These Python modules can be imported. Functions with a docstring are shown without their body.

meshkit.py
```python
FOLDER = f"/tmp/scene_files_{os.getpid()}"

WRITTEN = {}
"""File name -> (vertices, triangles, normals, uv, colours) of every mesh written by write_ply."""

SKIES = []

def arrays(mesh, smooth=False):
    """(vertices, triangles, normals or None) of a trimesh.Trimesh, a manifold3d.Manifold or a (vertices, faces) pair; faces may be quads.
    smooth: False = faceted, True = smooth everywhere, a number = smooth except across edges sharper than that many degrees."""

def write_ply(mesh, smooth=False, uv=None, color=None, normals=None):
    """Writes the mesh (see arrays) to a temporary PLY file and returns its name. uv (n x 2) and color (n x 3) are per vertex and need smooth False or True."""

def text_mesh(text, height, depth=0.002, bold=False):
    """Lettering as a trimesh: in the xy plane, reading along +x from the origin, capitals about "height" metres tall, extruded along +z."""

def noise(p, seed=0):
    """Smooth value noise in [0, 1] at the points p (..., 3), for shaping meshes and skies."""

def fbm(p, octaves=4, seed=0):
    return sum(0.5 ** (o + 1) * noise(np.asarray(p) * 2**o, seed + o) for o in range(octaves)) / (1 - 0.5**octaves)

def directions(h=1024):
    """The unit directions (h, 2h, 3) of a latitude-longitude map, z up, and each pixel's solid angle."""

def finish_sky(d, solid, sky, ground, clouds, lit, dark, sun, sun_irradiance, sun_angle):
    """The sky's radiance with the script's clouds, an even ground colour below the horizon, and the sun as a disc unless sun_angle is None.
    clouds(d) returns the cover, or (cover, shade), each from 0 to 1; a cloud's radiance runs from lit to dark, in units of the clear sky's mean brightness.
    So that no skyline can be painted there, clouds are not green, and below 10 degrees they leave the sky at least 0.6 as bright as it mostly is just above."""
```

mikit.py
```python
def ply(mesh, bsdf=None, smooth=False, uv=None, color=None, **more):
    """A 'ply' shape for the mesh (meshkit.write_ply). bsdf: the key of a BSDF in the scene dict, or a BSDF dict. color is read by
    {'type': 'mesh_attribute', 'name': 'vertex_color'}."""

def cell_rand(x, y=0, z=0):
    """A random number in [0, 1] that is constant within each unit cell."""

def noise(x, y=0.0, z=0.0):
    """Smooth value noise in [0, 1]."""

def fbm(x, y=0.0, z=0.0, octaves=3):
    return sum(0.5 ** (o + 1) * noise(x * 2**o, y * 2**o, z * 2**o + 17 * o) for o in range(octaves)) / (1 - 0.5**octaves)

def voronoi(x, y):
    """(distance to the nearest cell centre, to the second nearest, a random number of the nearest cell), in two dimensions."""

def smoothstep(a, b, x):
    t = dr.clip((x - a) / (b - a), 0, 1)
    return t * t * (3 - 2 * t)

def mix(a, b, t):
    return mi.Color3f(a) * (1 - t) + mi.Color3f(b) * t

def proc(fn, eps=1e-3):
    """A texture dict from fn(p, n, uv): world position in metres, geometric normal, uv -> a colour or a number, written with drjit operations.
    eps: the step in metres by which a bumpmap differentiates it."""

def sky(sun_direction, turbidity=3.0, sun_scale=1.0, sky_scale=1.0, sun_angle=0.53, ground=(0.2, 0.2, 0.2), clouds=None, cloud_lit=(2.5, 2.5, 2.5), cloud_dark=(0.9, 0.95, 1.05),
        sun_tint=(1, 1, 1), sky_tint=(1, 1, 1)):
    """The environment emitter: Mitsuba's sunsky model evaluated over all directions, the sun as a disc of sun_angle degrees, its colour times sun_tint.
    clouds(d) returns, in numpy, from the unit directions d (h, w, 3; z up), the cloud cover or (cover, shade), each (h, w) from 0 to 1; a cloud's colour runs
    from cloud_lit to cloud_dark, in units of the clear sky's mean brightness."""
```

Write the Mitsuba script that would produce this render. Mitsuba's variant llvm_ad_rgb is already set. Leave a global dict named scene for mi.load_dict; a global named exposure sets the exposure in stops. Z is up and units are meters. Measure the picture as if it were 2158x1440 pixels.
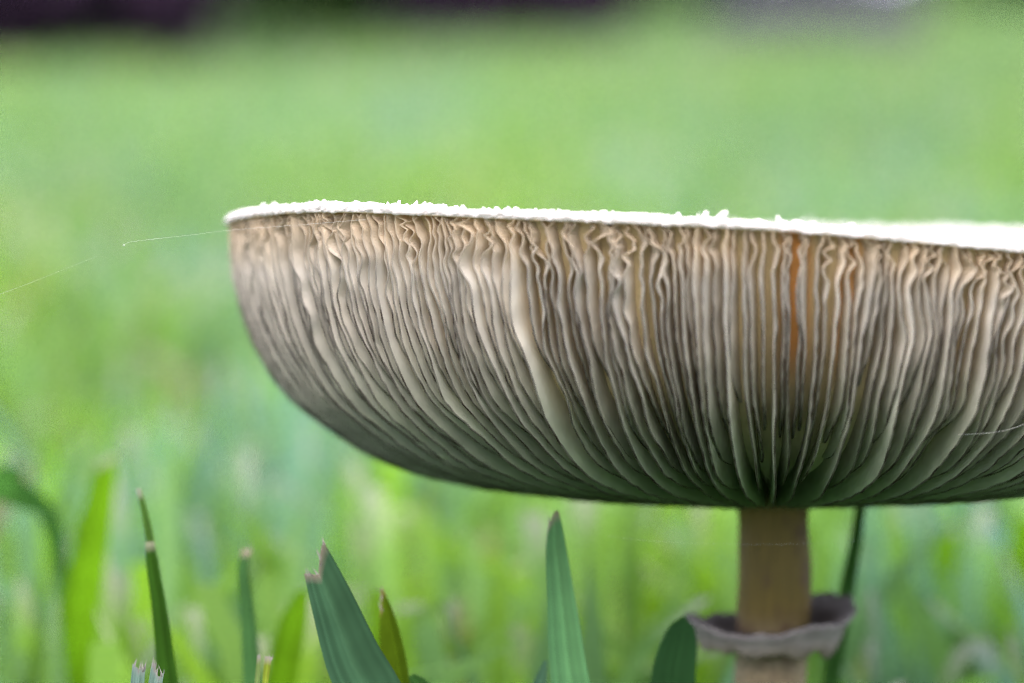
import math, random
import numpy as np, trimesh
import mitsuba as mi, drjit as dr
import mikit, meshkit
from scipy.interpolate import PchipInterpolator, CubicSpline

T = mi.ScalarTransform4f
rng = np.random.default_rng(7)
scene, labels = {}, {}

# ---------------------------------------------------------------- camera, sky, exposure
F_PX, CX, CY = 7150.0, 1079.0, 720.0          # focal length and centre in photograph pixels
ZC = 0.085                                    # camera height above the soil at the mushroom
FOCUS = 0.444
scene['camera'] = {
    'type': 'thinlens', 'fov': math.degrees(2 * math.atan(CX / F_PX)), 'fov_axis': 'x',
    'to_world': T().look_at(origin=[0, 0, ZC], target=[0, 1, ZC], up=[0, 0, 1]),
    'aperture_radius': 0.0056, 'focus_distance': FOCUS, 'near_clip': 0.02, 'far_clip': 500.0}
exposure = 4.9
scene['sky'] = mikit.sky((-0.14, -0.72, 0.68), turbidity=3, sun_scale=0.14, sun_angle=45, clouds=lambda d: 1.0,
                         sun_tint=(0.95, 1.0, 1.12), cloud_lit=(0.98, 1.0, 1.22), cloud_dark=(0.9, 0.92, 1.1), ground=(0.08, 0.14, 0.05))


def W(px, py, y):
    """The point seen at a photograph pixel, at depth y (metres) from the camera."""
    return np.array([(px - CX) / F_PX * y, y, ZC + (CY - py) / F_PX * y])


# ---------------------------------------------------------------- materials
def rgb(*c): return {'type': 'rgb', 'value': list(c)}
VC = {'type': 'mesh_attribute', 'name': 'vertex_color'}
fbm, noise, smoothstep, mix = mikit.fbm, mikit.noise, mikit.smoothstep, mikit.mix

scene['m_blade'] = {'type': 'principledthin', 'base_color': VC, 'roughness': 0.42, 'diff_trans': 0.95, 'eta': 1.45, 'spec_trans': 0.0}
scene['m_leaf'] = {'type': 'principledthin', 'base_color': VC, 'roughness': 0.6, 'diff_trans': 0.5, 'eta': 1.4}
scene['m_gill'] = {'type': 'principledthin', 'base_color': VC, 'roughness': 0.75, 'diff_trans': 1.1, 'eta': 1.35}
def cap_trans(p, n, uv):
    """The flesh lets light through where it is thin, towards the margin."""
    r = dr.sqrt(dr.square(p.x - MX) + dr.square(p.y - MY))
    return 0.05 + 0.50 * smoothstep(0.056, 0.079, r)


MX, MY = W(1623, 720, 0.5)[0], 0.5
scene['m_cap'] = {'type': 'principledthin', 'base_color': VC, 'roughness': 0.85, 'diff_trans': mikit.proc(cap_trans), 'eta': 1.3}
scene['m_scale'] = {'type': 'twosided', 'b': {'type': 'principled', 'base_color': rgb(0.68, 0.65, 0.65), 'roughness': 0.9, 'specular': 0.2}}


def stem_col(p, n, uv):
    fib = fbm(p.x * 2600, p.y * 2600, p.z * 130, 3)
    blot = fbm(p.x * 300 + 5, p.y * 300, p.z * 220, 3)
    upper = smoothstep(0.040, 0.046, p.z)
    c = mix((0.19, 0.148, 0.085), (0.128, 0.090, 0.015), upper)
    c = c * (0.60 + 0.62 * fib)
    return mix(c, mi.Color3f(0.07, 0.035, 0.02), smoothstep(0.48, 0.72, blot) * 0.65)


def soil_col(p, n, uv):
    g = fbm(p.x * 60, p.y * 60, 0, 4)
    far = fbm(p.x * 3, p.y * 3, 3, 3)
    green = mix((0.07, 0.15, 0.035), (0.10, 0.20, 0.05), far)
    soil = mix((0.05, 0.05, 0.022), (0.10, 0.10, 0.045), g)
    t = smoothstep(0.55, 0.35, g) * 0.5 + smoothstep(1.5, 5.0, p.y) * 0.6
    return mix(soil, green, dr.clip(t + 0.15, 0, 1))


def path_col(p, n, uv):
    g = fbm(p.x * 40, p.y * 40, 0, 4)
    return mix((0.05, 0.05, 0.058), (0.065, 0.065, 0.076), g)


scene['m_stem'] = {'type': 'principled', 'base_color': mikit.proc(stem_col), 'roughness': 0.6, 'specular': 0.3}
scene['m_ring'] = {'type': 'twosided', 'b': {'type': 'principled', 'base_color': VC, 'roughness': 0.85, 'specular': 0.2}}
scene['m_soil'] = {'type': 'twosided', 'b': {'type': 'diffuse', 'reflectance': mikit.proc(soil_col)}}
scene['m_path'] = {'type': 'twosided', 'b': {'type': 'diffuse', 'reflectance': mikit.proc(path_col)}}
scene['m_bark'] = {'type': 'twosided', 'b': {'type': 'diffuse', 'reflectance': rgb(0.05, 0.038, 0.03)}}
scene['m_silk'] = {'type': 'twosided', 'b': {'type': 'principled', 'base_color': rgb(0.55, 0.57, 0.56), 'roughness': 0.4}}

# ---------------------------------------------------------------- the lawn's ground
SLOPE = 0.115


def ground_z(x, y):
    """Level round the mushroom, then a gentle rise away from the camera that flattens out far off."""
    y = np.asarray(y, float)
    a = np.clip(y - 0.5, 0, None)
    rise = SLOPE * np.where(a < 0.2, a * a / 0.4, a - 0.1)
    far = np.clip(y - 26, 0, None)
    rise = rise - SLOPE * np.where(far < 20, far * far / 40, far - 10)
    return rise + 0.0005 * np.asarray(x, float)


def grid_mesh(xs, ys, fz):
    X, Y = np.meshgrid(xs, ys)
    v = np.stack([X, Y, fz(X, Y)], -1).reshape(-1, 3)
    n, m = len(xs), len(ys)
    i, j = np.meshgrid(np.arange(n - 1), np.arange(m - 1))
    a = (j * n + i).ravel()
    return v, np.stack([a, a + 1, a + n + 1, a + n], -1)


def stretch(a, b, k): return np.sign(np.linspace(-1, 1, k)) * np.abs(np.linspace(-1, 1, k)) ** 3 * (b - a) / 2 + (a + b) / 2


gx = stretch(-250, 250, 101)
gy = np.concatenate([-np.geomspace(200, 1, 14), np.linspace(-0.8, 2, 57), np.geomspace(2.1, 300, 70)])


def bumpy(X, Y):
    p = np.stack([X * 14, Y * 14, X * 0], -1)
    near = (np.abs(X) < 3) & (Y < 12) & (Y > -1)
    return ground_z(X, Y) + near * (meshkit.fbm(p, 3) - 0.5) * 0.012


scene['ground'] = mikit.ply(grid_mesh(gx, gy, bumpy), 'm_soil', True)
labels['ground'] = {'kind': 'structure', 'label': 'brown soil and thatch under the rising green lawn'}

# pale paved path far behind on the right
ax = np.linspace(0, 1, 12)


def path_edges(y): return .35 + .06 * (y - 6), .73 + .1225 * (y - 6)


pv = []
for t in ax:
    yy = 5.0 + 7.0 * t
    for k in (0.0, 0.5, 1.0):
        x = path_edges(yy)[0] * (1 - k) + path_edges(yy)[1] * k
        pv.append([x, yy, float(ground_z(x, yy)) + 0.03])
pv = np.array(pv)
pf = [[k * 3 + c, k * 3 + c + 1, k * 3 + c + 4, k * 3 + c + 3] for k in range(11) for c in (0, 1)]
side = pv.copy(); side[:, 2] -= 0.08
pf += [[k * 3 + e, k * 3 + 3 + e, k * 3 + 3 + e + 36, k * 3 + e + 36] for k in range(11) for e in (0, 2)] + [[0, 1, 37, 36], [1, 2, 38, 37]]
scene['path'] = mikit.ply((np.vstack([pv, side]), np.array(pf)), 'm_path', False)
labels['path'] = {'kind': 'structure', 'label': 'pale grey paved path far behind at the top right'}

# ---------------------------------------------------------------- the mushroom
R, DEPTH = 0.0801, 0.0432
ZBOT = ZC - 0.0243
prof = np.array([(0.0801, 0), (0.0801, .0020), (0.0800, .0045), (0.0792, .0105), (0.0771, .0175), (0.0750, .0216), (0.0715, .0266), (0.0645, .0322), (0.0576, .0364), (0.0464, .0399), (0.0366, .0414), (0.0226, .0427), (0.0062, .0434)])
arc = np.concatenate([[0], np.cumsum(np.linalg.norm(np.diff(prof, axis=0), axis=1))])
LEN = arc[-1]
Er, Ed = PchipInterpolator(arc / LEN, prof[:, 0]), PchipInterpolator(arc / LEN, prof[:, 1])
s_ = np.linspace(0, 1, 1001)
tr, td = np.gradient(Er(s_), s_), np.gradient(Ed(s_), s_)
from scipy.ndimage import gaussian_filter1d
nr, nd = -td, tr                                   # inward normal in (r, depth): towards the axis and up
ln = np.hypot(nr, nd)
nr, nd = gaussian_filter1d(nr / ln, 25, mode='nearest'), gaussian_filter1d(nd / ln, 25, mode='nearest')
GH = PchipInterpolator([0, .04, .12, .3, .6, .9, 1], [.0010, .0026, .0038, .0045, .0050, .0042, .0038])
TH = PchipInterpolator([0, .05, .2, .5, 1], [.0013, .0018, .0028, .0048, .0085])


def edge_rd(s): return np.stack([Er(s), Ed(s)], -1)


def flesh_rd(s, extra=0.0):
    h = GH(s) + extra
    return np.stack([Er(s) + h * np.interp(s, s_, nr), Ed(s) + h * np.interp(s, s_, nd)], -1)


rim_t = np.radians([-180, -160, -139, -122.5, -90, -70.8, -35, 0, 30, 53, 86, 130, 180])
rim_z = np.array([1.78, 1.80, 1.775, 1.65, 1.39, 1.17, 1.12, 1.30, 1.62, 1.79, 1.90, 1.86, 1.78]) * 0.01
RIM = CubicSpline(rim_t, rim_z, bc_type='periodic')


def place(r, d, th):
    """Canonical (radius, depth below the rim) at azimuth th -> world."""
    S = 1 - d / DEPTH
    th0 = (np.asarray(th) + np.pi) % (2 * np.pi) - np.pi
    wob = 1 + 0.006 * np.sin(3 * th0 + 1) * np.clip(S, 0, 1) + 0.003 * np.sin(7 * th0)
    rr = r * wob
    zb = ZBOT - 0.018 * rr * np.sin(th0) * np.clip(1.3 - r / 0.06, 0, 1)
    z = (ZC + RIM(th0)) * S + zb * (1 - S)
    return np.stack([MX + rr * np.cos(th0), MY + rr * np.sin(th0), z], -1)


# --- cap: flesh and skin as one closed shell
sF = np.linspace(1, 0, 60)
low = flesh_rd(sF)
low = np.vstack([[[0.0008, low[0, 1] + .0004]], low])
lip = np.array([(R - .0001, .0008), (R + .0003, .0007), (R + .0005, .0003), (R + .0004, -.0001), (R + .0001, -.0004), (R - .0004, -.00055), (R - .0010, -.0006), (R - .0018, -.0004)])
sT = np.concatenate([np.linspace(0.03, 0.35, 60), np.linspace(.37, 1, 24)])
top = flesh_rd(sT) + TH(sT)[:, None] * np.stack([np.interp(sT, s_, nr), np.interp(sT, s_, nd)], -1)
keep = [0]
for k in range(1, len(top)):
    if top[k, 0] < top[keep[-1], 0] - 1e-5: keep.append(k)
top = np.vstack([top[keep], [[0.0, top[keep][-1, 1]]]])


def dense(c, step):
    L = np.concatenate([[0], np.cumsum(np.linalg.norm(np.diff(c, axis=0), axis=1))])
    k = max(2, int(L[-1] / step))
    q = np.linspace(0, L[-1], k)
    return np.stack([PchipInterpolator(L, c[:, i])(q) for i in (0, 1)], -1)


lipd = dense(np.vstack([lip, top[:2]]), 0.00016)
near = top[1:]
ntop = dense(near[near[:, 0] > 0.064], 0.0004)
far_top = near[near[:, 0] <= 0.064]
curve = np.vstack([low, lipd, ntop[1:], far_top])
is_top = np.arange(len(curve)) >= len(low) + 2
NT = 1500
tha = np.linspace(-np.pi, np.pi, NT, endpoint=False)
cr, cd = curve[:, 0][:, None] * np.ones(NT), curve[:, 1][:, None] * np.ones(NT)
TT = np.ones(len(curve))[:, None] * tha
V = place(cr, cd, TT)
tan_r, tan_d = np.gradient(curve[:, 0]), np.gradient(curve[:, 1])
tl = np.hypot(tan_r, tan_d) + 1e-12
onr, ond = -tan_d / tl * -1, -tan_r / tl * 1
outn = np.stack([onr[:, None] * np.cos(TT), onr[:, None] * np.sin(TT), -ond[:, None] * np.ones(NT)], -1)
amp = np.where(is_top, np.where(curve[:, 0] > 0.06, 1.0, 0.6), 0.0)[:, None]
bump = np.clip(meshkit.fbm(V * 1250, 3, 5) - 0.42, -0.1, 1) * 0.0011 + (meshkit.noise(V * 330, 9) - 0.5) * 0.0004
V = V + outn * (bump * amp)[..., None]
col = np.where(is_top[:, None, None], np.array([0.68, 0.65, 0.65]), np.array([0.30, 0.35, 0.23]) + np.clip((cr - .045) / .03, 0, 1)[..., None] * np.array([.14, .0, -.04])) * np.ones((1, NT, 1))
patch = np.clip((meshkit.fbm(V * 160, 3, 3) - .55) * 4, 0, 1) * np.clip((0.06 - cr) / 0.02, 0, 1)
col = col * (1 - 0.35 * patch[..., None] * np.array([.6, .9, 1.2]) * is_top[:, None, None])
# orange glow of light through the thin front flesh, painted into its colour
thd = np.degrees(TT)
glow_tint = np.maximum(np.clip(2 - np.abs(thd + 92.0) / .9, 0, 1), .8 * np.clip(2 - np.abs(thd + 87) / .7, 0, 1)) * np.clip((cr - .069) / .004, 0, 1) * ~is_top[:, None]
col = col * (1 - glow_tint[..., None]) + np.array([.46, .22, .07]) * glow_tint[..., None]
n, m = len(curve), NT
i, j = np.meshgrid(np.arange(n - 1), np.arange(m), indexing='ij')
a, b = i * m + j, i * m + (j + 1) % m
quads = np.stack([a, b, b + m, a + m], -1).reshape(-1, 4)
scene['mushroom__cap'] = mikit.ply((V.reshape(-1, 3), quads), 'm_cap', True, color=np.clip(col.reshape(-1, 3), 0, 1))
labels['mushroom'] = {'label': 'large pale mushroom with upturned white cap, crowded wavy gills and a ringed brown stem', 'category': 'mushroom'}
labels['mushroom__cap'] = {'label': 'white granular upturned cap'}

# --- the loose white scales along the cap's margin
ico = trimesh.creation.icosphere(subdivisions=1)
iv, iface = np.array(ico.vertices), np.array(ico.faces)
sv, sf_, off = [], [], 0
NS = 4200
for k in range(NS):
    th = rng.uniform(-np.pi, np.pi)
    u = rng.uniform() ** 1.5
    q = int(len(lipd) * 0.45 + u * (len(lipd) * 0.55 + len(ntop) * 0.8))
    r0, d0 = (lipd[q] if q < len(lipd) else ntop[min(q - len(lipd), len(ntop) - 1)])
    size = rng.uniform(.00014, .00040) * (1.4 if rng.uniform() < .10 else 1)
    p = place(r0, d0 - 0.00010, th)
    sc_ = size * np.array([rng.uniform(.7, 1.5), rng.uniform(.7, 1.5), rng.uniform(.7, 1.7)])
    vv = iv * (0.7 + 0.6 * rng.uniform(size=(len(iv), 1))) * sc_
    if rng.uniform() < .16: vv = vv * (1.1 + .7 * np.clip(iv[:, [2]], 0, 1) ** 2) * np.array([.8, .8, 1.15])
    rot = trimesh.transformations.rotation_matrix(rng.normal(0, .7), rng.normal(size=3))[:3, :3]
    sv.append(vv @ rot.T + p); sf_.append(iface + off); off += len(iv)
scene['mushroom__cap__scales'] = mikit.ply((np.vstack(sv), np.vstack(sf_)), 'm_scale', True)
labels['mushroom__cap__scales'] = {'kind': 'stuff', 'label': 'tiny white scales crusting the cap edge'}

# --- gills
NG = 440
rear_v, rear_f, rear_c, rear_o, gill_no = [], [], [], 0, 0
v_cols = np.array([0, .3, .55, .75, .88, .950, .968, .986, 1.0])
half = np.array([.28, .24, .20, .17, .14, .13, .12, .08, 0]) * 1e-3
vv_ = np.concatenate([v_cols, v_cols[-2::-1]])
ss_ = np.concatenate([half, -half[-2::-1]])
NR = 84
KN = [0, .02, .05, .10, .18, .3, .5, .8, 1]
COMMON = PchipInterpolator(KN, [.0003, .0008, .0011, .0009, .0008, .0006, .0005, .0003, .0001])
OWN = PchipInterpolator(KN, [.0005, .0008, .0006, .0003, .0002, .00014, .0001, .00007, .00004])
LEAN = PchipInterpolator(KN, [.0002, .0008, .0013, .0016, .0017, .0017, .0014, .0008, .0001])


def key_of(base, k): return base if k == 0 else f'{base}_{k:03d}'


for g in range(NG):
    th0 = 2 * np.pi * (g + rng.uniform(-.22, .22)) / NG - np.pi
    kind = (0, 1, 2, 3, 1)[g % 5]
    s_end = {0: 1.0, 1: rng.uniform(.26, .52), 2: rng.uniform(.66, .93), 3: rng.uniform(.40, .68)}[kind]
    s = np.linspace(0, 1, NR) ** 1.35 * s_end
    Fp, Ep = flesh_rd(s), edge_rd(s)
    if kind == 0:
        hm = np.clip((s_end - s) / .05, 0, 1) ** .5
        hm *= 1 - 0.10 * rng.uniform() ** 2
    else:
        hm = np.clip((s_end - s) / (.45 * s_end), 0, 1) ** .6 * rng.uniform(.74, .96)
    ripple = (meshkit.fbm(np.stack([s * 60, s * 0 + g * 3.7, s * 0], -1), 2, 2) - .5) * np.interp(s, [0, .2, .6, 1], [.12, .10, .08, .14])
    hm = hm * (1 + ripple)
    Ep = Fp + (Ep - Fp) * hm[:, None]
    Fb = Fp + (Fp - Ep) / (np.linalg.norm(Fp - Ep, axis=1, keepdims=True) + 1e-5) * .0005     # rooted in the flesh
    fq, am = rng.uniform(.55, 1.5), rng.uniform(.3, 1.5)
    c1 = meshkit.fbm(np.stack([np.cos(th0) * 13 + s * 0, np.sin(th0) * 13 + s * 2, np.log(s + .02) * 1.7 + 30], -1), 2, 11) - .5
    c2 = meshkit.fbm(np.stack([np.log(s + .02) * 3.4 * fq + 31.7 * g, s * 0 + g * .77, s * 0], -1), 2, 21) - .5
    crimp = .55 + .9 * np.clip(float(meshkit.fbm(np.array([g * .09, 3.3, 0.]), 2, 61)) * 2.2 - .6, 0, 1)      # crimped stretches and calm ones
    wave = 2.4 * c1 * COMMON(s) * crimp + 2.2 * c2 * OWN(s) * crimp * am
    wave2 = 2.2 * (meshkit.noise(np.stack([np.log(s + .02) * 4.8 * fq + 17.3 * g, s * 0 + 5, s * 0 + g], -1), 31) - .5) * OWN(s) * crimp * am
    lean = 2 * (meshkit.fbm(np.stack([s * 2.2, s * 0 + g * .43, s * 0 + 9], -1), 2, 51) - .5) * LEAN(s) * np.clip((s_end - s) / .1, 0, 1)
    rd = Fb[:, None] + (Ep - Fb)[:, None] * vv_[None, :, None]
    tang = ss_[None] + wave[:, None] * (0.35 + 0.65 * vv_[None]) + (wave2[:, None] + lean[:, None]) * vv_[None] ** 1.6
    rad = rd[..., 0]
    p = place(rad, rd[..., 1], th0 + tang / np.maximum(rad, .004))
    S3 = s[:, None] * np.ones(len(vv_))
    tone = rng.uniform(.86, 1.1)
    c_rim, c_mid, c_in = np.array([.66, .54, .385]), np.array([.70, .67, .62]), np.array([.29, .38, .245])  # c_rim: age-brown margin, plus light through the thin cap put into the colour
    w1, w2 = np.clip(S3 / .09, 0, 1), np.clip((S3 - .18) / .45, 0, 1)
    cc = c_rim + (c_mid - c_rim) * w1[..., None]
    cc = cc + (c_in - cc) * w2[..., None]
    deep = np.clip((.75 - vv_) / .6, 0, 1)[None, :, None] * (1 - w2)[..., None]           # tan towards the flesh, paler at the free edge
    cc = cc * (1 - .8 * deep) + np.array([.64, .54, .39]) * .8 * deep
    blot = meshkit.fbm(p * 420, 3, 40)
    cc = cc * tone * (0.82 + .36 * blot)[..., None]
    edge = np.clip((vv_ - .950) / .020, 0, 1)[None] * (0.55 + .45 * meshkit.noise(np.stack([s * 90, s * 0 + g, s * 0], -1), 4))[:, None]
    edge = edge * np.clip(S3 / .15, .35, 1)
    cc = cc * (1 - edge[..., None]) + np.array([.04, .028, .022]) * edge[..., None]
    nc = len(vv_)
    ii, jj = np.meshgrid(np.arange(NR - 1), np.arange(nc - 1), indexing='ij')
    q = ii * nc + jj
    quad = np.stack([q, q + 1, q + nc + 1, q + nc], -1).reshape(-1, 4)
    if abs(th0 - np.pi / 2) < np.pi * 141 / NG:          # the 141 at the back, behind all the others
        rear_v.append(p.reshape(-1, 3)); rear_f.append(quad + rear_o); rear_c.append(cc.reshape(-1, 3)); rear_o += NR * nc
    else:
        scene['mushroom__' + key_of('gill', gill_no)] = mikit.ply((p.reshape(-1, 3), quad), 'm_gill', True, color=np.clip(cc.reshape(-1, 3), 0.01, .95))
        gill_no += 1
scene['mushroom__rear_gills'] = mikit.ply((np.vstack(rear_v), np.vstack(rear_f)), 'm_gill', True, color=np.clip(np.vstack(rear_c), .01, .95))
labels['mushroom__rear_gills'] = {'kind': 'stuff', 'label': 'gills at the far side of the cap'}
assert gill_no <= 300, gill_no


# --- stem and ring
def revolve(rz, nt, warp):
    th = np.linspace(0, 2 * np.pi, nt, endpoint=False)
    v = np.array([[warp(r, z, t) for t in th] for r, z in rz]).reshape(-1, 3)
    k = len(rz)
    ii, jj = np.meshgrid(np.arange(k - 1), np.arange(nt), indexing='ij')
    a, b = ii * nt + jj, ii * nt + (jj + 1) % nt
    return v, np.stack([a, b, b + nt, a + nt], -1).reshape(-1, 4)


zz = np.concatenate([[-.004], np.linspace(0, .075, 60)])
rr_ = np.interp(zz, [-.004, .0, .006, .018, .035, .043, .050, .058, .064, .075], [.0080, .0082, .0074, .0058, .0053, .0054, .0055, .0052, .0055, .0068])


def stem_warp(r, z, t):
    nz = float(meshkit.fbm(np.array([math.cos(t) * 2, math.sin(t) * 2, z * 120]), 3, 6)) - .5
    r = r * (1 + .10 * nz)
    lean = -0.0006 * math.sin(z * 90)
    return [MX + lean + r * math.cos(t), MY + r * math.sin(t), z]


scene['mushroom__stem'] = mikit.ply(revolve(list(zip(rr_, zz)), 96, stem_warp), 'm_stem', True)
labels['mushroom__stem'] = {'label': 'smooth olive brown stem'}

ZR = ZC - .0425
ring_rz = [(.0049, ZR + .0000), (.0066, ZR - .0004), (.0085, ZR + .0000), (.0102, ZR + .0007), (.0113, ZR + .0014), (.0121, ZR + .0016), (.0124, ZR + .0012), (.0120, ZR + .0005), (.0112, ZR - .0003), (.0109, ZR - .0012),
           (.0107, ZR - .0020), (.0102, ZR - .0025), (.0095, ZR - .0021), (.0080, ZR - .0016), (.0060, ZR - .0020), (.0049, ZR - .0030)]


def ring_warp(r, z, t):
    f = (r - .005) / .0075
    n1 = float(meshkit.fbm(np.array([math.cos(t) * 2.2, math.sin(t) * 2.2, z * 250]), 3, 8)) - .5
    n2 = float(meshkit.fbm(np.array([math.cos(t) * 5, math.sin(t) * 5, z * 500]), 2, 18)) - .5
    # the far right side stands up, the front left hangs
    up = .0036 * max(0, math.cos(t - math.radians(28))) ** 3 - .0012 * max(0, math.cos(t - math.radians(-110))) + .0006 * max(0, math.cos(t - math.pi)) ** 2
    n3 = float(meshkit.fbm(np.array([math.cos(t) * 11, math.sin(t) * 11, z * 900]), 2, 28)) - .5
    r2 = r + f * (.0022 * n1 + .0010 * n2 + .0006 * n3)
    return [MX + r2 * math.cos(t), MY + r2 * math.sin(t), z + f * (up + .0024 * n1 + .0012 * n2 + .0006 * n3) + min(1, max(0, (ZR - z) / .002)) * .0018 * (float(meshkit.fbm(np.array([math.cos(t) * 3.5 + 9, math.sin(t) * 3.5, 0]), 3, 38)) - .5)]


rc = np.array(ring_rz)
Lr = np.concatenate([[0], np.cumsum(np.linalg.norm(np.diff(rc, axis=0), axis=1))])
qr = np.linspace(0, Lr[-1], 44)
ring_fine = list(zip(PchipInterpolator(Lr, rc[:, 0])(qr), PchipInterpolator(Lr, rc[:, 1])(qr)))
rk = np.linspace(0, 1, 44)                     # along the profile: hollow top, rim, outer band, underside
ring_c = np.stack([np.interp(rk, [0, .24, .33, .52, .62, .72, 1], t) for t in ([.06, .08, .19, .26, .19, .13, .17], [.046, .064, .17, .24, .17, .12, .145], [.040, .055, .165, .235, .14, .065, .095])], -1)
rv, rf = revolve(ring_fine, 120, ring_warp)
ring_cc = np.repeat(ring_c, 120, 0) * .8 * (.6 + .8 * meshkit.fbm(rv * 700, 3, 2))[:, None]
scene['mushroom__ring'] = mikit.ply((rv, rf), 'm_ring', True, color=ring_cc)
labels['mushroom__ring'] = {'label': 'ragged pale brown ring around the stem'}

# ---------------------------------------------------------------- grass
BLUE, MID, YEL, DARK, DRY = np.array([.10, .215, .135]), np.array([.13, .28, .05]), np.array([.15, .34, .010]), np.array([.03, .085, .02]), np.array([.34, .29, .19])
PALE = np.array([.48, .48, .40])


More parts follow.
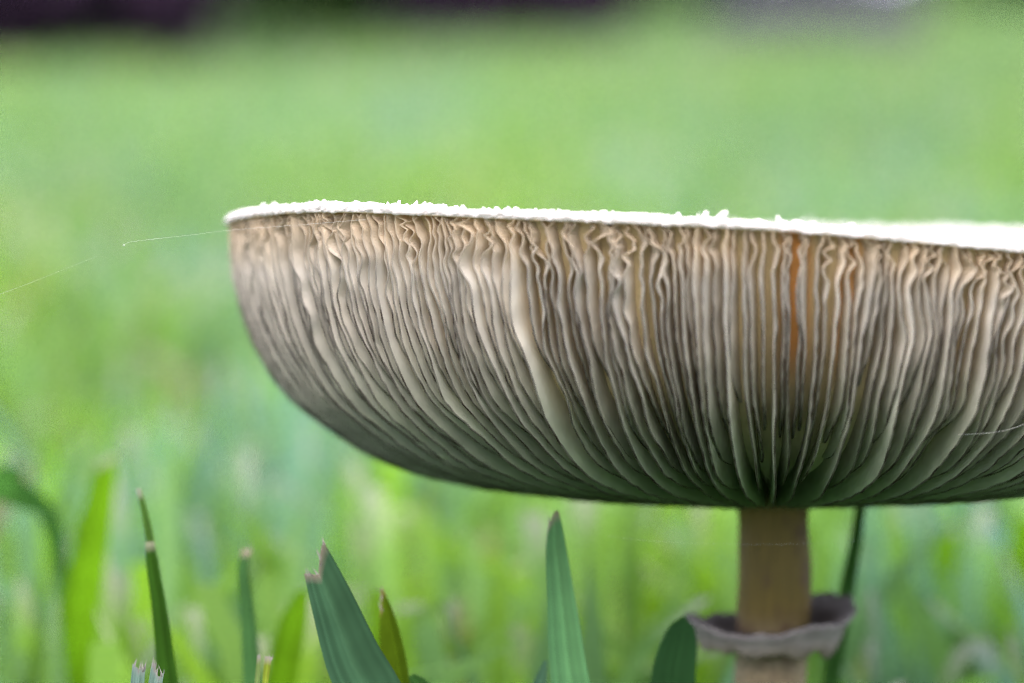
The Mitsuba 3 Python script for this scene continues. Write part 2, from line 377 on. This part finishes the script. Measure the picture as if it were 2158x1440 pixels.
def blade_mesh(pts, widths, face, fold, colour, cut=None, tip_col=None, rows=40, cols=17, seed=0, mid_tone=1.25):
    """A grass blade along the curve pts (tip last); face: the direction its upper side turns to; fold: how far the halves are folded up."""
    pts, widths = np.asarray(pts, float), np.asarray(widths, float)
    L = np.concatenate([[0], np.cumsum(np.linalg.norm(np.diff(pts, axis=0), axis=1))])
    q = np.linspace(0, L[-1], rows)
    c = np.stack([PchipInterpolator(L, pts[:, k])(q) for k in range(3)], -1)
    w = PchipInterpolator(L, widths)(q)
    t = np.gradient(c, axis=0); t /= np.linalg.norm(t, axis=1, keepdims=True)
    face = np.asarray(face, float)
    sd = np.cross(t, face); sd /= np.linalg.norm(sd, axis=1, keepdims=True)
    up = np.cross(sd, t)
    u = np.linspace(-1, 1, cols)
    across = u[None, :, None] * sd[:, None] * (w[:, None, None] / 2) * math.cos(fold)
    lift = (np.abs(u) ** 1.2)[None, :, None] * up[:, None] * (w[:, None, None] / 2) * math.sin(fold)
    v = c[:, None] + across + lift
    if cut is not None:                      # the mown end: how far each lengthwise strip reaches
        reach = np.interp(u, *cut)
        k = int(rows * .72)
        f = np.clip((np.arange(rows) - k) / (rows - 1 - k), 0, 1)[:, None]
        v = v + (reach[None] * f)[..., None] * t[-1][None, None]
    r = np.random.default_rng(seed)
    streak = (0.84 + .32 * r.uniform(size=cols)) * np.where(np.arange(cols) % 3 == 0, 1.14, .95)
    along = meshkit.fbm(np.stack([q * 300, q * 0 + seed, q * 0], -1), 3, seed)
    colv = np.asarray(colour)[None, None] * streak[None, :, None] * (.8 + .4 * along)[:, None, None]
    colv = colv * np.where(np.abs(u) < .15, mid_tone, 1)[None, :, None]
    if tip_col is not None:
        f = np.clip((np.arange(rows) - (rows - 1.9)) / .9, 0, 1)[:, None, None]
        colv = colv * (1 - f) + np.asarray(tip_col)[None, None] * f
    i, j = np.meshgrid(np.arange(rows - 1), np.arange(cols - 1), indexing='ij')
    a = i * cols + j
    return v.reshape(-1, 3), np.stack([a, a + 1, a + cols + 1, a + cols], -1).reshape(-1, 4), np.clip(colv.reshape(-1, 3), .004, .9)


blade_no = 0


def blade(label, pix, widths, face=(0, -1, .1), fold=.35, colour=MID, cut=None, tip_col=None, frays=0, category='grass blade', mid_tone=1.25, group=None):
    """pix: (px, py, depth) from low to the tip; the foot is led down to the soil. widths in photograph pixels."""
    global blade_no
    P = [W(*p) for p in pix]
    sc = np.array([p[2] for p in pix]) / F_PX
    foot = P[0] + (P[0] - P[1]) / np.linalg.norm(P[0] - P[1]) * 0.006
    d = P[0] - P[1]
    if P[0][2] > 0.002:
        foot = np.array([P[0][0] + d[0] * .6, P[0][1] + .002, float(ground_z(P[0][0], P[0][1])) - .004])
    pts, w = [foot] + P, np.concatenate([[widths[0] * sc[0] * .7], np.asarray(widths) * sc])
    key = key_of('grass_blade', blade_no)
    blade_no += 1
    if cut is not None: cut = (np.asarray(cut[0]), np.asarray(cut[1]) * sc[-1])
    v, f, c = blade_mesh(pts, w, face, fold, colour, cut, tip_col, seed=blade_no, mid_tone=mid_tone)
    scene[key] = mikit.ply((v, f), 'm_blade', True, color=c)
    labels[key] = {'label': label, 'category': category}
    if group: labels[key]['group'] = group
    if frays:                                # dry fibres standing from the mown end, a part of the blade
        r = np.random.default_rng(900 + blade_no)
        end = v.reshape(40, 17, 3)[-1]
        t = P[-1] - P[-2]; t /= np.linalg.norm(t)
        fv, ff = [], []
        for k in range(frays):
            u = r.uniform(0, 16); b0 = end[int(u)] + (end[min(int(u) + 1, 16)] - end[int(u)]) * (u - int(u)) - t * .0004
            h = r.uniform(.0006, .0017); sp = np.array([r.normal(0, .0003), r.normal(0, .0003), 0])
            wv = np.array([r.uniform(.00008, .0002), 0, 0])
            b = len(fv)
            fv += [b0 - wv, b0 + wv, b0 + [0, wv[0], 0], b0 + t * h + sp]
            ff += [[b, b + 1, b + 3], [b + 1, b + 2, b + 3], [b + 2, b, b + 3]]
        fc = np.tile([.24, .23, .215], (len(fv), 1))
        scene[key + '__frayed_end'] = mikit.ply((np.array(fv), np.array(ff)), 'm_leaf', False, color=fc)
        labels[key + '__frayed_end'] = {'label': 'dry whitish fibres at the mown end'}
    return key


CUTX = [-1, -.6, -.25, 0, .3, .7, 1]
TIP = np.array([.24, .2, .16])
blade('broad folded blue green blade with notched mown tip, left of centre at the bottom edge',
      [(786, 1500, .455), (738, 1390, .455), (698, 1280, .455), (666, 1196, .455)], [178, 156, 120, 82], (.15, -1, .15), .7, np.array([.046, .108, .056]), (CUTX, [-2, -6, -14, -16, 8, 34, 46]), TIP, 10)
blade('dark yellow green blade with torn brown tip, just right of the broad notched blade',
      [(852, 1500, .470), (840, 1410, .470), (822, 1320, .470), (803, 1248, .470)], [72, 72, 60, 26], (-.5, -1, .1), .5, np.array([.07, .12, .006]), (CUTX, [-40, -30, -8, 0, 10, 8, 0]), np.array([.30, .16, .07]), 6)
blade('tall upright bluish blade with brown dry tip, below the cap left of the stem',
      [(1204, 1500, .468), (1190, 1380, .468), (1177, 1240, .468), (1168, 1140, .468), (1166, 1084, .468)], [96, 86, 64, 46, 24], (.2, -1, .1), .45, np.array([.10, .24, .10]), (CUTX, [-16, -14, -4, 0, 6, 8, 6]), np.array([.40, .32, .25]), 3)
blade('short dark green blade with rounded tip in front of the stem ring',
      [(1415, 1520, .478), (1420, 1420, .478), (1434, 1345, .478), (1440, 1312, .478), (1442, 1299, .478)], [104, 94, 72, 40, 6], (-.1, -1, -.5), .12, np.array([.022, .065, .022]), None, None, 0, mid_tone=1)
blade('thin dark stalk rising behind the stem ring to the underside of the cap',
      [(1750, 1480, .517), (1772, 1340, .517), (1792, 1220, .517), (1806, 1140, .517), (1818, 1050, .516)], [44, 42, 38, 32, 26], (-.5, -1, .1), .5, np.array([.035, .10, .02]), None, np.array([.02, .03, .012]), mid_tone=1)
blade('narrow dark green blade with pale dry tip, standing left of the thin brown tipped blade',
      [(366, 1500, .470), (352, 1380, .470), (336, 1260, .470), (322, 1180, .470), (318, 1142, .470)], [50, 46, 38, 30, 24], (-.3, -1, .1), .5, np.array([.03, .085, .01]), None, np.array([.34, .34, .24]), mid_tone=.8)
blade('very thin dark blade end rising out of the narrow dark green blade',
      [(334, 1240, .472), (318, 1140, .472), (306, 1080, .472), (292, 1030, .472)], [22, 20, 16, 12], (-.3, -1, .1), .4, np.array([.05, .11, .02]), None, np.array([.36, .36, .30]))
blade('thin blurred blade with dry brownish tip, left of the broad notched blade',
      [(540, 1480, .495), (532, 1350, .495), (522, 1250, .495), (516, 1200, .495), (524, 1160, .496)], [54, 46, 38, 32, 28], (-.5, -1, .1), .5, np.array([.05, .13, .04]), None, np.array([.40, .32, .26]), 2)
blade('leftmost of two pale mown stubs with frayed white ends at the bottom edge',
      [(284, 1520, .445), (288, 1460, .445), (293, 1403, .445)], [34, 31, 29], (.1, -1, .1), .3, np.array([.12, .19, .155]), (CUTX, [4, 0, -6, -10, -2, -8, 4]), np.array([.22, .25, .23]), 14)
blade('right one of two pale mown stubs with frayed white ends at the bottom edge',
      [(318, 1520, .4455), (324, 1470, .4455), (333, 1412, .4455)], [34, 32, 31], (-.1, -1, .1), .3, np.array([.12, .19, .155]), (CUTX, [14, 4, -2, -10, -14, -10, 4]), np.array([.22, .25, .23]), 14)
blade('very thin pale blade tip at the bottom edge, left of the one with a bead',
      [(536, 1530, .452), (541, 1450, .452), (546, 1382, .452)], [14, 12, 8], (0, -1, .1), .3, np.array([.13, .19, .06]), None, np.array([.3, .26, .22]), 2)
blade('very thin yellowish blade tip with whitish bead at the bottom edge',
      [(552, 1530, .452), (558, 1450, .452), (566, 1384, .452)], [14, 13, 16], (0, -1, .1), .3, np.array([.20, .26, .03]), None, np.array([.34, .3, .27]), 2)
blade('dark blade tip just reaching the bottom edge, left of the tall upright blade',
      [(1118, 1520, .47), (1132, 1460, .47), (1150, 1392, .47)], [50, 36, 8], (.1, -1, .1), .4, BLUE * .7)
blade('dark green blade tip at the bottom edge, right of the torn blade',
      [(915, 1540, .466), (885, 1450, .466), (866, 1424, .466)], [60, 44, 14], (.1, -1, .4), .3, DARK)
blade('blurred dark green blade bending over at the left edge',
      [(112, 1500, .60), (124, 1300, .60), (112, 1165, .59), (76, 1076, .58), (30, 1034, .57), (-20, 1022, .57)], [46, 64, 84, 98, 104, 90], (.4, -.8, .6), .3, np.array([.04, .12, .022]), None, None)
blade('blurred yellow green blade with pale mown tip in the left background',
      [(130, 1560, .58), (150, 1400, .58), (180, 1200, .58), (206, 1060, .58), (222, 972, .58)], [110, 100, 84, 66, 44], (.35, -1, -.3), .3, YEL * .85, (CUTX, [-6, -6, 0, 4, 10, 16, 20]), PALE * .8, 4)
blade('blurred yellow green blade with pale flat mown tip right of the narrow dark blade',
      [(395, 1580, .72), (380, 1400, .72), (362, 1240, .72), (350, 1092, .72)], [110, 104, 92, 70], (-.2, -1, -.4), .25, YEL * .8, (CUTX, [-16, -8, 0, 6, 8, 4, 0]), PALE * .8, 4)
blade('broad blurred yellow green blade standing right of the stem',
      [(1985, 1640, .68), (1965, 1430, .68), (1955, 1280, .68), (1975, 1160, .68), (1995, 1110, .68)], [120, 120, 110, 92, 60], (.3, -1, -.4), .25, YEL * .8, (CUTX, [-24, -14, -6, 0, 6, 10, 14]), PALE, 5)
blade('blurred dark green blade at the bottom edge right of the stem',
      [(2020, 1620, .64), (2015, 1480, .64), (2010, 1390, .64), (2035, 1330, .64)], [140, 130, 100, 40], (-.2, -1, .3), .3, np.array([.05, .13, .02]))
blade('blurred yellow green blade at the right edge of the photo',
      [(2130, 1640, .66), (2140, 1440, .66), (2150, 1250, .66), (2160, 1090, .66)], [110, 100, 90, 50], (-.3, -1, -.3), .3, YEL * .8)
blade('very blurred yellow green blade in the left background, above the blade with pale mown tip',
      [(150, 1300, 1.0), (165, 1150, 1.0), (178, 1000, 1.0), (184, 842, 1.0)], [120, 116, 104, 60], (.2, -1, -.3), .25, YEL * .8)
blade('blurred short yellow green blade tip beside the notched blade',
      [(560, 1600, .53), (590, 1440, .53), (612, 1330, .53), (640, 1245, .53)], [80, 72, 66, 24], (.2, -1, -.3), .3, YEL * .7)


# --- the lawn: one mass of blades
def lawn(N, ys, xspan, hts, wds, seed, segs=4, even=0.0):
    r = np.random.default_rng(seed)
    y = ys(r.uniform(size=N))
    x = r.uniform(-1, 1, N) * xspan(y)
    h, w = r.uniform(*hts, N), r.uniform(*wds, N)
    h *= .75 + .5 * meshkit.fbm(np.stack([x * 9, y * 9, x * 0], -1), 2, 3)
    # nothing taller than the picture's lower edge before the mushroom, nothing through its cap
    lim = np.where(y < .54, np.maximum(.020, ZC - .1007 * y - .006), 1)
    lim = np.where((y < .62) & (y >= .54), .052, lim)
    h = np.minimum(h, lim * r.uniform(.7, 1, N))
    ang = r.uniform(0, 2 * np.pi, N)
    lean = np.clip(r.normal(.3, .4, N), -.6, 1.2)
    azi = r.uniform(0, 2 * np.pi, N)
    t = np.linspace(0, 1, segs + 1)
    hx = (np.cos(azi) * lean * h)[:, None] * (t ** 1.7)[None]
    hy = (np.sin(azi) * lean * h)[:, None] * (t ** 1.7)[None]
    hz = h[:, None] * (t - .25 * np.abs(lean)[:, None] * t ** 3)
    taper = np.where((r.uniform(size=N) < .6)[:, None], np.interp(t, [0, .4, 1], [.8, 1, .75])[None], np.interp(t, [0, .4, .8, 1], [.8, 1, .55, .05])[None])
    twist = ang[:, None] + r.normal(0, .5, N)[:, None] * t
    ox, oy = np.cos(twist) * w[:, None] * taper / 2, np.sin(twist) * w[:, None] * taper / 2
    pl, pr = path_edges(y)
    h = np.where((y > 4.95) & (y < 12.7) & (x > pl) & (x < pr), .004, h)
    hx, hy, hz = (q * np.where(h < .005, .1, 1)[:, None] for q in (hx, hy, hz))
    gz = ground_z(x, y)[:, None] - .003
    cx, cy, cz = x[:, None] + hx, y[:, None] + hy, gz + hz
    v = np.stack([np.stack([cx - ox, cy - oy, cz], -1), np.stack([cx + ox, cy + oy, cz], -1)], 2)      # N, segs+1, 2, 3
    pal = np.array([BLUE * 1.25, MID, YEL * .95, MID * 1.25, DRY * .6])
    pal = pal * (1 - even) + np.array([.155, .265, .088]) * even
    pick = r.choice(5, N, p=[.48, .19, .16, .14, .03])
    big = meshkit.fbm(np.stack([x * 2.2, y * 1.2, x * 0], -1), 3, 77)
    patch = meshkit.fbm(np.stack([x * 14, y * 5, x * 0 + 4], -1), 2, 78) * 4 - 2
    c = pal[pick] * (1 + (1 - even) * r.uniform(-.25, .25, (N, 1))) * (.75 + .5 * big)[:, None] * (1 + (np.clip(patch - .1, 0, 1) * np.where(y < 1.6, .7, .35))[:, None] * np.array([.25, .12, -.85]) + (np.clip(.2 - patch, 0, 1) * np.where(y < 1.6, .5, .3))[:, None] * np.array([.15, .05, 1.3]))
    c = c[:, None, None] * np.ones((1, segs + 1, 2, 1))
    pale = r.uniform(size=N) < .6 * (1 - even)
    c[pale, -1] = c[pale, -1] * .2 + PALE * .7
    c = c * np.interp(t, [0, .3, 1], [.8, 1, 1])[None, :, None, None]
    # every blade wound so that its normal looks the same way
    e1, e2 = v[:, 0, 1] - v[:, 0, 0], v[:, -1, 0] - v[:, 0, 0]
    away = np.cross(e1, e2) @ np.array([0, -1, .25]) < 0
    v[away] = v[away][:, :, ::-1]
    nrm = np.repeat(np.cross(v[:, 0, 1] - v[:, 0, 0], v[:, -1, 0] - v[:, 0, 0])[:, None], (segs + 1) * 2, 1)
    nrm /= np.linalg.norm(nrm, axis=-1, keepdims=True)
    nrm = nrm * (1 - .7 * even) + np.array([0, -.45, .75]) * .7 * even         # far blades shade as tufts
    k = np.arange(N)[:, None] * (2 * segs + 2)
    q = (np.arange(segs) * 2)[None] + k
    f = np.stack([q, q + 1, q + 3, q + 2], -1).reshape(-1, 4)
    return v.reshape(-1, 3), f, np.clip(c.reshape(-1, 3), .004, .9), nrm.reshape(-1, 3)


def between(a, b, p): return lambda u: a + (b - a) * u ** p


sets = [lawn(1500, between(.20, .54, 1), lambda y: .22 + 0 * y, (.018, .05), (.003, .006), 1),
        lawn(2600, between(.54, 1.2, 1.1), lambda y: .16 + .22 * y, (.034, .064), (.0035, .007), 2, 4, .32),
        lawn(12000, between(1.2, 3.2, 1.3), lambda y: .2 + .22 * y, (.03, .055), (.0035, .007), 3, 4, .6),
        lawn(34000, between(3.2, 13, 1.5), lambda y: .3 + .24 * y, (.028, .05), (.006, .011), 4, 2, .85),
        lawn(9000, between(-.9, .9, 1), lambda y: 1.2 + 0 * y, (.02, .04), (.004, .008), 5, 2, .5)]
# the last set is the lawn to the sides and behind the camera: keep the view to the mushroom clear
vs, fs, cs, ns, o = [], [], [], [], 0
for k, (v, f, c, nm) in enumerate(sets):
    if k == 4:
        per = 6
        base = v.reshape(-1, per, 3)[:, 0]
        ok = (np.abs(base[:, 0]) > .16 + .3 * np.clip(base[:, 1], 0, None)) | (base[:, 1] < .05)
        idx = np.nonzero(ok)[0]
        v = v.reshape(-1, per, 3)[idx].reshape(-1, 3); c = c.reshape(-1, per, 3)[idx].reshape(-1, 3); nm = nm.reshape(-1, per, 3)[idx].reshape(-1, 3)
        nb = len(idx)
        q = np.arange(2)[None] * 2 + np.arange(nb)[:, None] * per
        f = np.stack([q, q + 1, q + 3, q + 2], -1).reshape(-1, 4)
    vs.append(v); fs.append(f + o); cs.append(c); ns.append(nm / np.linalg.norm(nm, axis=1, keepdims=True)); o += len(v)
scene['lawn_grass'] = {'type': 'ply', 'filename': meshkit.write_ply((np.vstack(vs), np.vstack(fs)), False, None, np.vstack(cs), normals=np.vstack(ns)), 'face_normals': False, 'bsdf': {'type': 'ref', 'id': 'm_blade'}}
labels['lawn_grass'] = {'kind': 'stuff', 'category': 'grass', 'label': 'soft blurred green lawn grass filling the background behind the mushroom'}


# ---------------------------------------------------------------- shrubs far behind
def shrub(name, label, x, y, rx, rz, colour, seed, nleaf=5000, leaf=.035, lift=.0, group=None, spread=.35):
    r = np.random.default_rng(seed)
    g0 = float(ground_z(x, y))
    d = r.normal(size=(nleaf, 3)); d /= np.linalg.norm(d, axis=1, keepdims=True)
    rad = r.uniform(.25, 1, nleaf) ** .5
    lump = .75 + .5 * meshkit.fbm(d * 2.2 + seed, 3, seed)
    c = d * (rad * lump)[:, None] * np.array([rx, rx * .8, rz])
    c[:, 2] += rz * .8 + lift
    c = c[c[:, 2] > .01]
    n = len(c)
    c = c + [x, y, g0]
    a = r.normal(size=(n, 3)); a /= np.linalg.norm(a, axis=1, keepdims=True)
    b = np.cross(a, r.normal(size=(n, 3))); b /= np.linalg.norm(b, axis=1, keepdims=True)
    s = leaf * r.uniform(.6, 1.3, (n, 1))
    v = np.stack([c - a * s, c + b * s * .45, c + a * s, c - b * s * .45], 1)
    col = np.asarray(colour)[None] * r.uniform(.6, 1.5, (n, 1))
    k = np.arange(n)[:, None] * 4
    scene[name + '__crown'] = mikit.ply((v.reshape(-1, 3), k + np.arange(4)[None]), 'm_leaf', False, color=np.repeat(col, 4, 0))
    tv, tf, o = [], [], 0
    for q in range(5):
        aa = q * 2 * np.pi / 5 + r.uniform(0, 1)
        pts = np.array([[x + .03 * math.cos(aa), y + .03 * math.sin(aa), g0 - .03], [x + rx * .2 * math.cos(aa), y + rx * .2 * math.sin(aa), g0 + rz * .5], [x + rx * .5 * math.cos(aa), y + rx * .5 * math.sin(aa), g0 + rz * 1.2]])
        th = np.arange(6) * np.pi / 3
        for pp, rd in zip(pts, (.022, .015, .006)):
            tv.append(pp + rd * np.stack([np.cos(th), np.sin(th), th * 0], -1))
        for e in range(2):
            for w in range(6):
                tf.append([o + e * 6 + w, o + e * 6 + (w + 1) % 6, o + e * 6 + 6 + (w + 1) % 6, o + e * 6 + 6 + w])
        o += 18
    scene[name + '__trunk'] = mikit.ply((np.vstack(tv), np.array(tf)), 'm_bark', False)
    labels[name] = {'label': label, 'category': 'shrub'}
    labels[name + '__crown'] = {'kind': 'stuff', 'label': 'mass of small leaves'}
    if group: labels[name]['group'] = group


PLUM = np.array([.050, .030, .060])
shrub('purple_shrub', 'dark purple leaved shrub at the top left corner, beyond the lawn', -.64, 3.95, .47, .75, PLUM, 3, 12000)
shrub('purple_shrub_001', 'dark purple leaved shrub at the top edge above the middle of the cap', .0, 4.95, .22, .5, PLUM, 5, 8000)
shrub('green_shrub', 'dark green low shrub between the two dark purple shrubs', -.31, 5.3, .17, .30, np.array([.035, .075, .022]), 8, 4000)
shrub('green_shrub_001', 'dark green shrub at the top right corner beyond the paved path', 1.22, 7.9, .30, .6, np.array([.03, .07, .02]), 9, 5000)
shrub('green_shrub_002', 'dark green shrub at the top edge right of the middle purple shrub', .33, 7.4, .20, .4, np.array([.03, .065, .025]), 12, 5000)
for k in range(9):
    shrub(key_of('hedge_shrub', k), 'tall dark hedge shrub, %s from the left in the far row' % ('first second third fourth fifth sixth seventh eighth ninth'.split()[k]), -5.2 + 1.3 * k, 14.6 + .3 * math.sin(k * 2.1), .85, 1.2, np.array([.025, .05, .018]), 30 + k, 3500, .07, group='hedge at the far end of the lawn')


# ---------------------------------------------------------------- spider silk
def silk(name, label, pix, radius=1.0e-5):
    P = np.array([W(*p) for p in pix])
    L = np.concatenate([[0], np.cumsum(np.linalg.norm(np.diff(P, axis=0), axis=1))])
    q = np.linspace(0, L[-1], 60)
    c = np.stack([PchipInterpolator(L, P[:, k])(q) for k in range(3)], -1)
    t = np.gradient(c, axis=0); t /= np.linalg.norm(t, axis=1, keepdims=True)
    a = np.cross(t, [0, 1, 0]); a /= np.linalg.norm(a, axis=1, keepdims=True)
    b = np.cross(t, a)
    th = np.arange(6) * np.pi / 3
    v = c[:, None] + radius * (np.cos(th)[None, :, None] * a[:, None] + np.sin(th)[None, :, None] * b[:, None])
    i, j = np.meshgrid(np.arange(59), np.arange(6), indexing='ij')
    f = np.stack([i * 6 + j, i * 6 + (j + 1) % 6, i * 6 + 6 + (j + 1) % 6, i * 6 + 6 + j], -1).reshape(-1, 4)
    scene[name] = mikit.ply((v.reshape(-1, 3), f), 'm_silk', True)
    labels[name] = {'label': label, 'category': 'spider thread'}


silk('spider_thread', 'fine white spider thread running left from the cap edge', [(258, 519, .445), (272, 511, .445), (300, 507, .445), (390, 497, .445), (480, 486, .443), (620, 475, .442), (770, 463, .440)])
silk('spider_thread_001', 'faint slanting spider thread at the left edge below the cap thread', [(-10, 624, .446), (70, 594, .446), (140, 566, .446), (205, 540, .446)], 0.75e-5)
silk('spider_thread_002', 'fine spider thread crossing in front of the stem under the cap', [(1280, 1130, .455), (1400, 1142, .456), (1540, 1147, .458), (1700, 1146, .462), (1800, 1140, .468), (1900, 1128, .475)], 0.7e-5)
silk('spider_thread_003', 'short white spider thread under the cap at the right edge of the photo', [(2015, 916, .434), (2080, 913, .434), (2120, 907, .434), (2170, 888, .434)], 1.7e-5)
bead = trimesh.creation.icosphere(subdivisions=2, radius=9e-5)
bead.apply_scale([1.3, 1, 1]); bead.apply_translation(W(261, 517, .4448))
scene['spider_thread__droplet'] = mikit.ply(bead, 'm_silk', True)
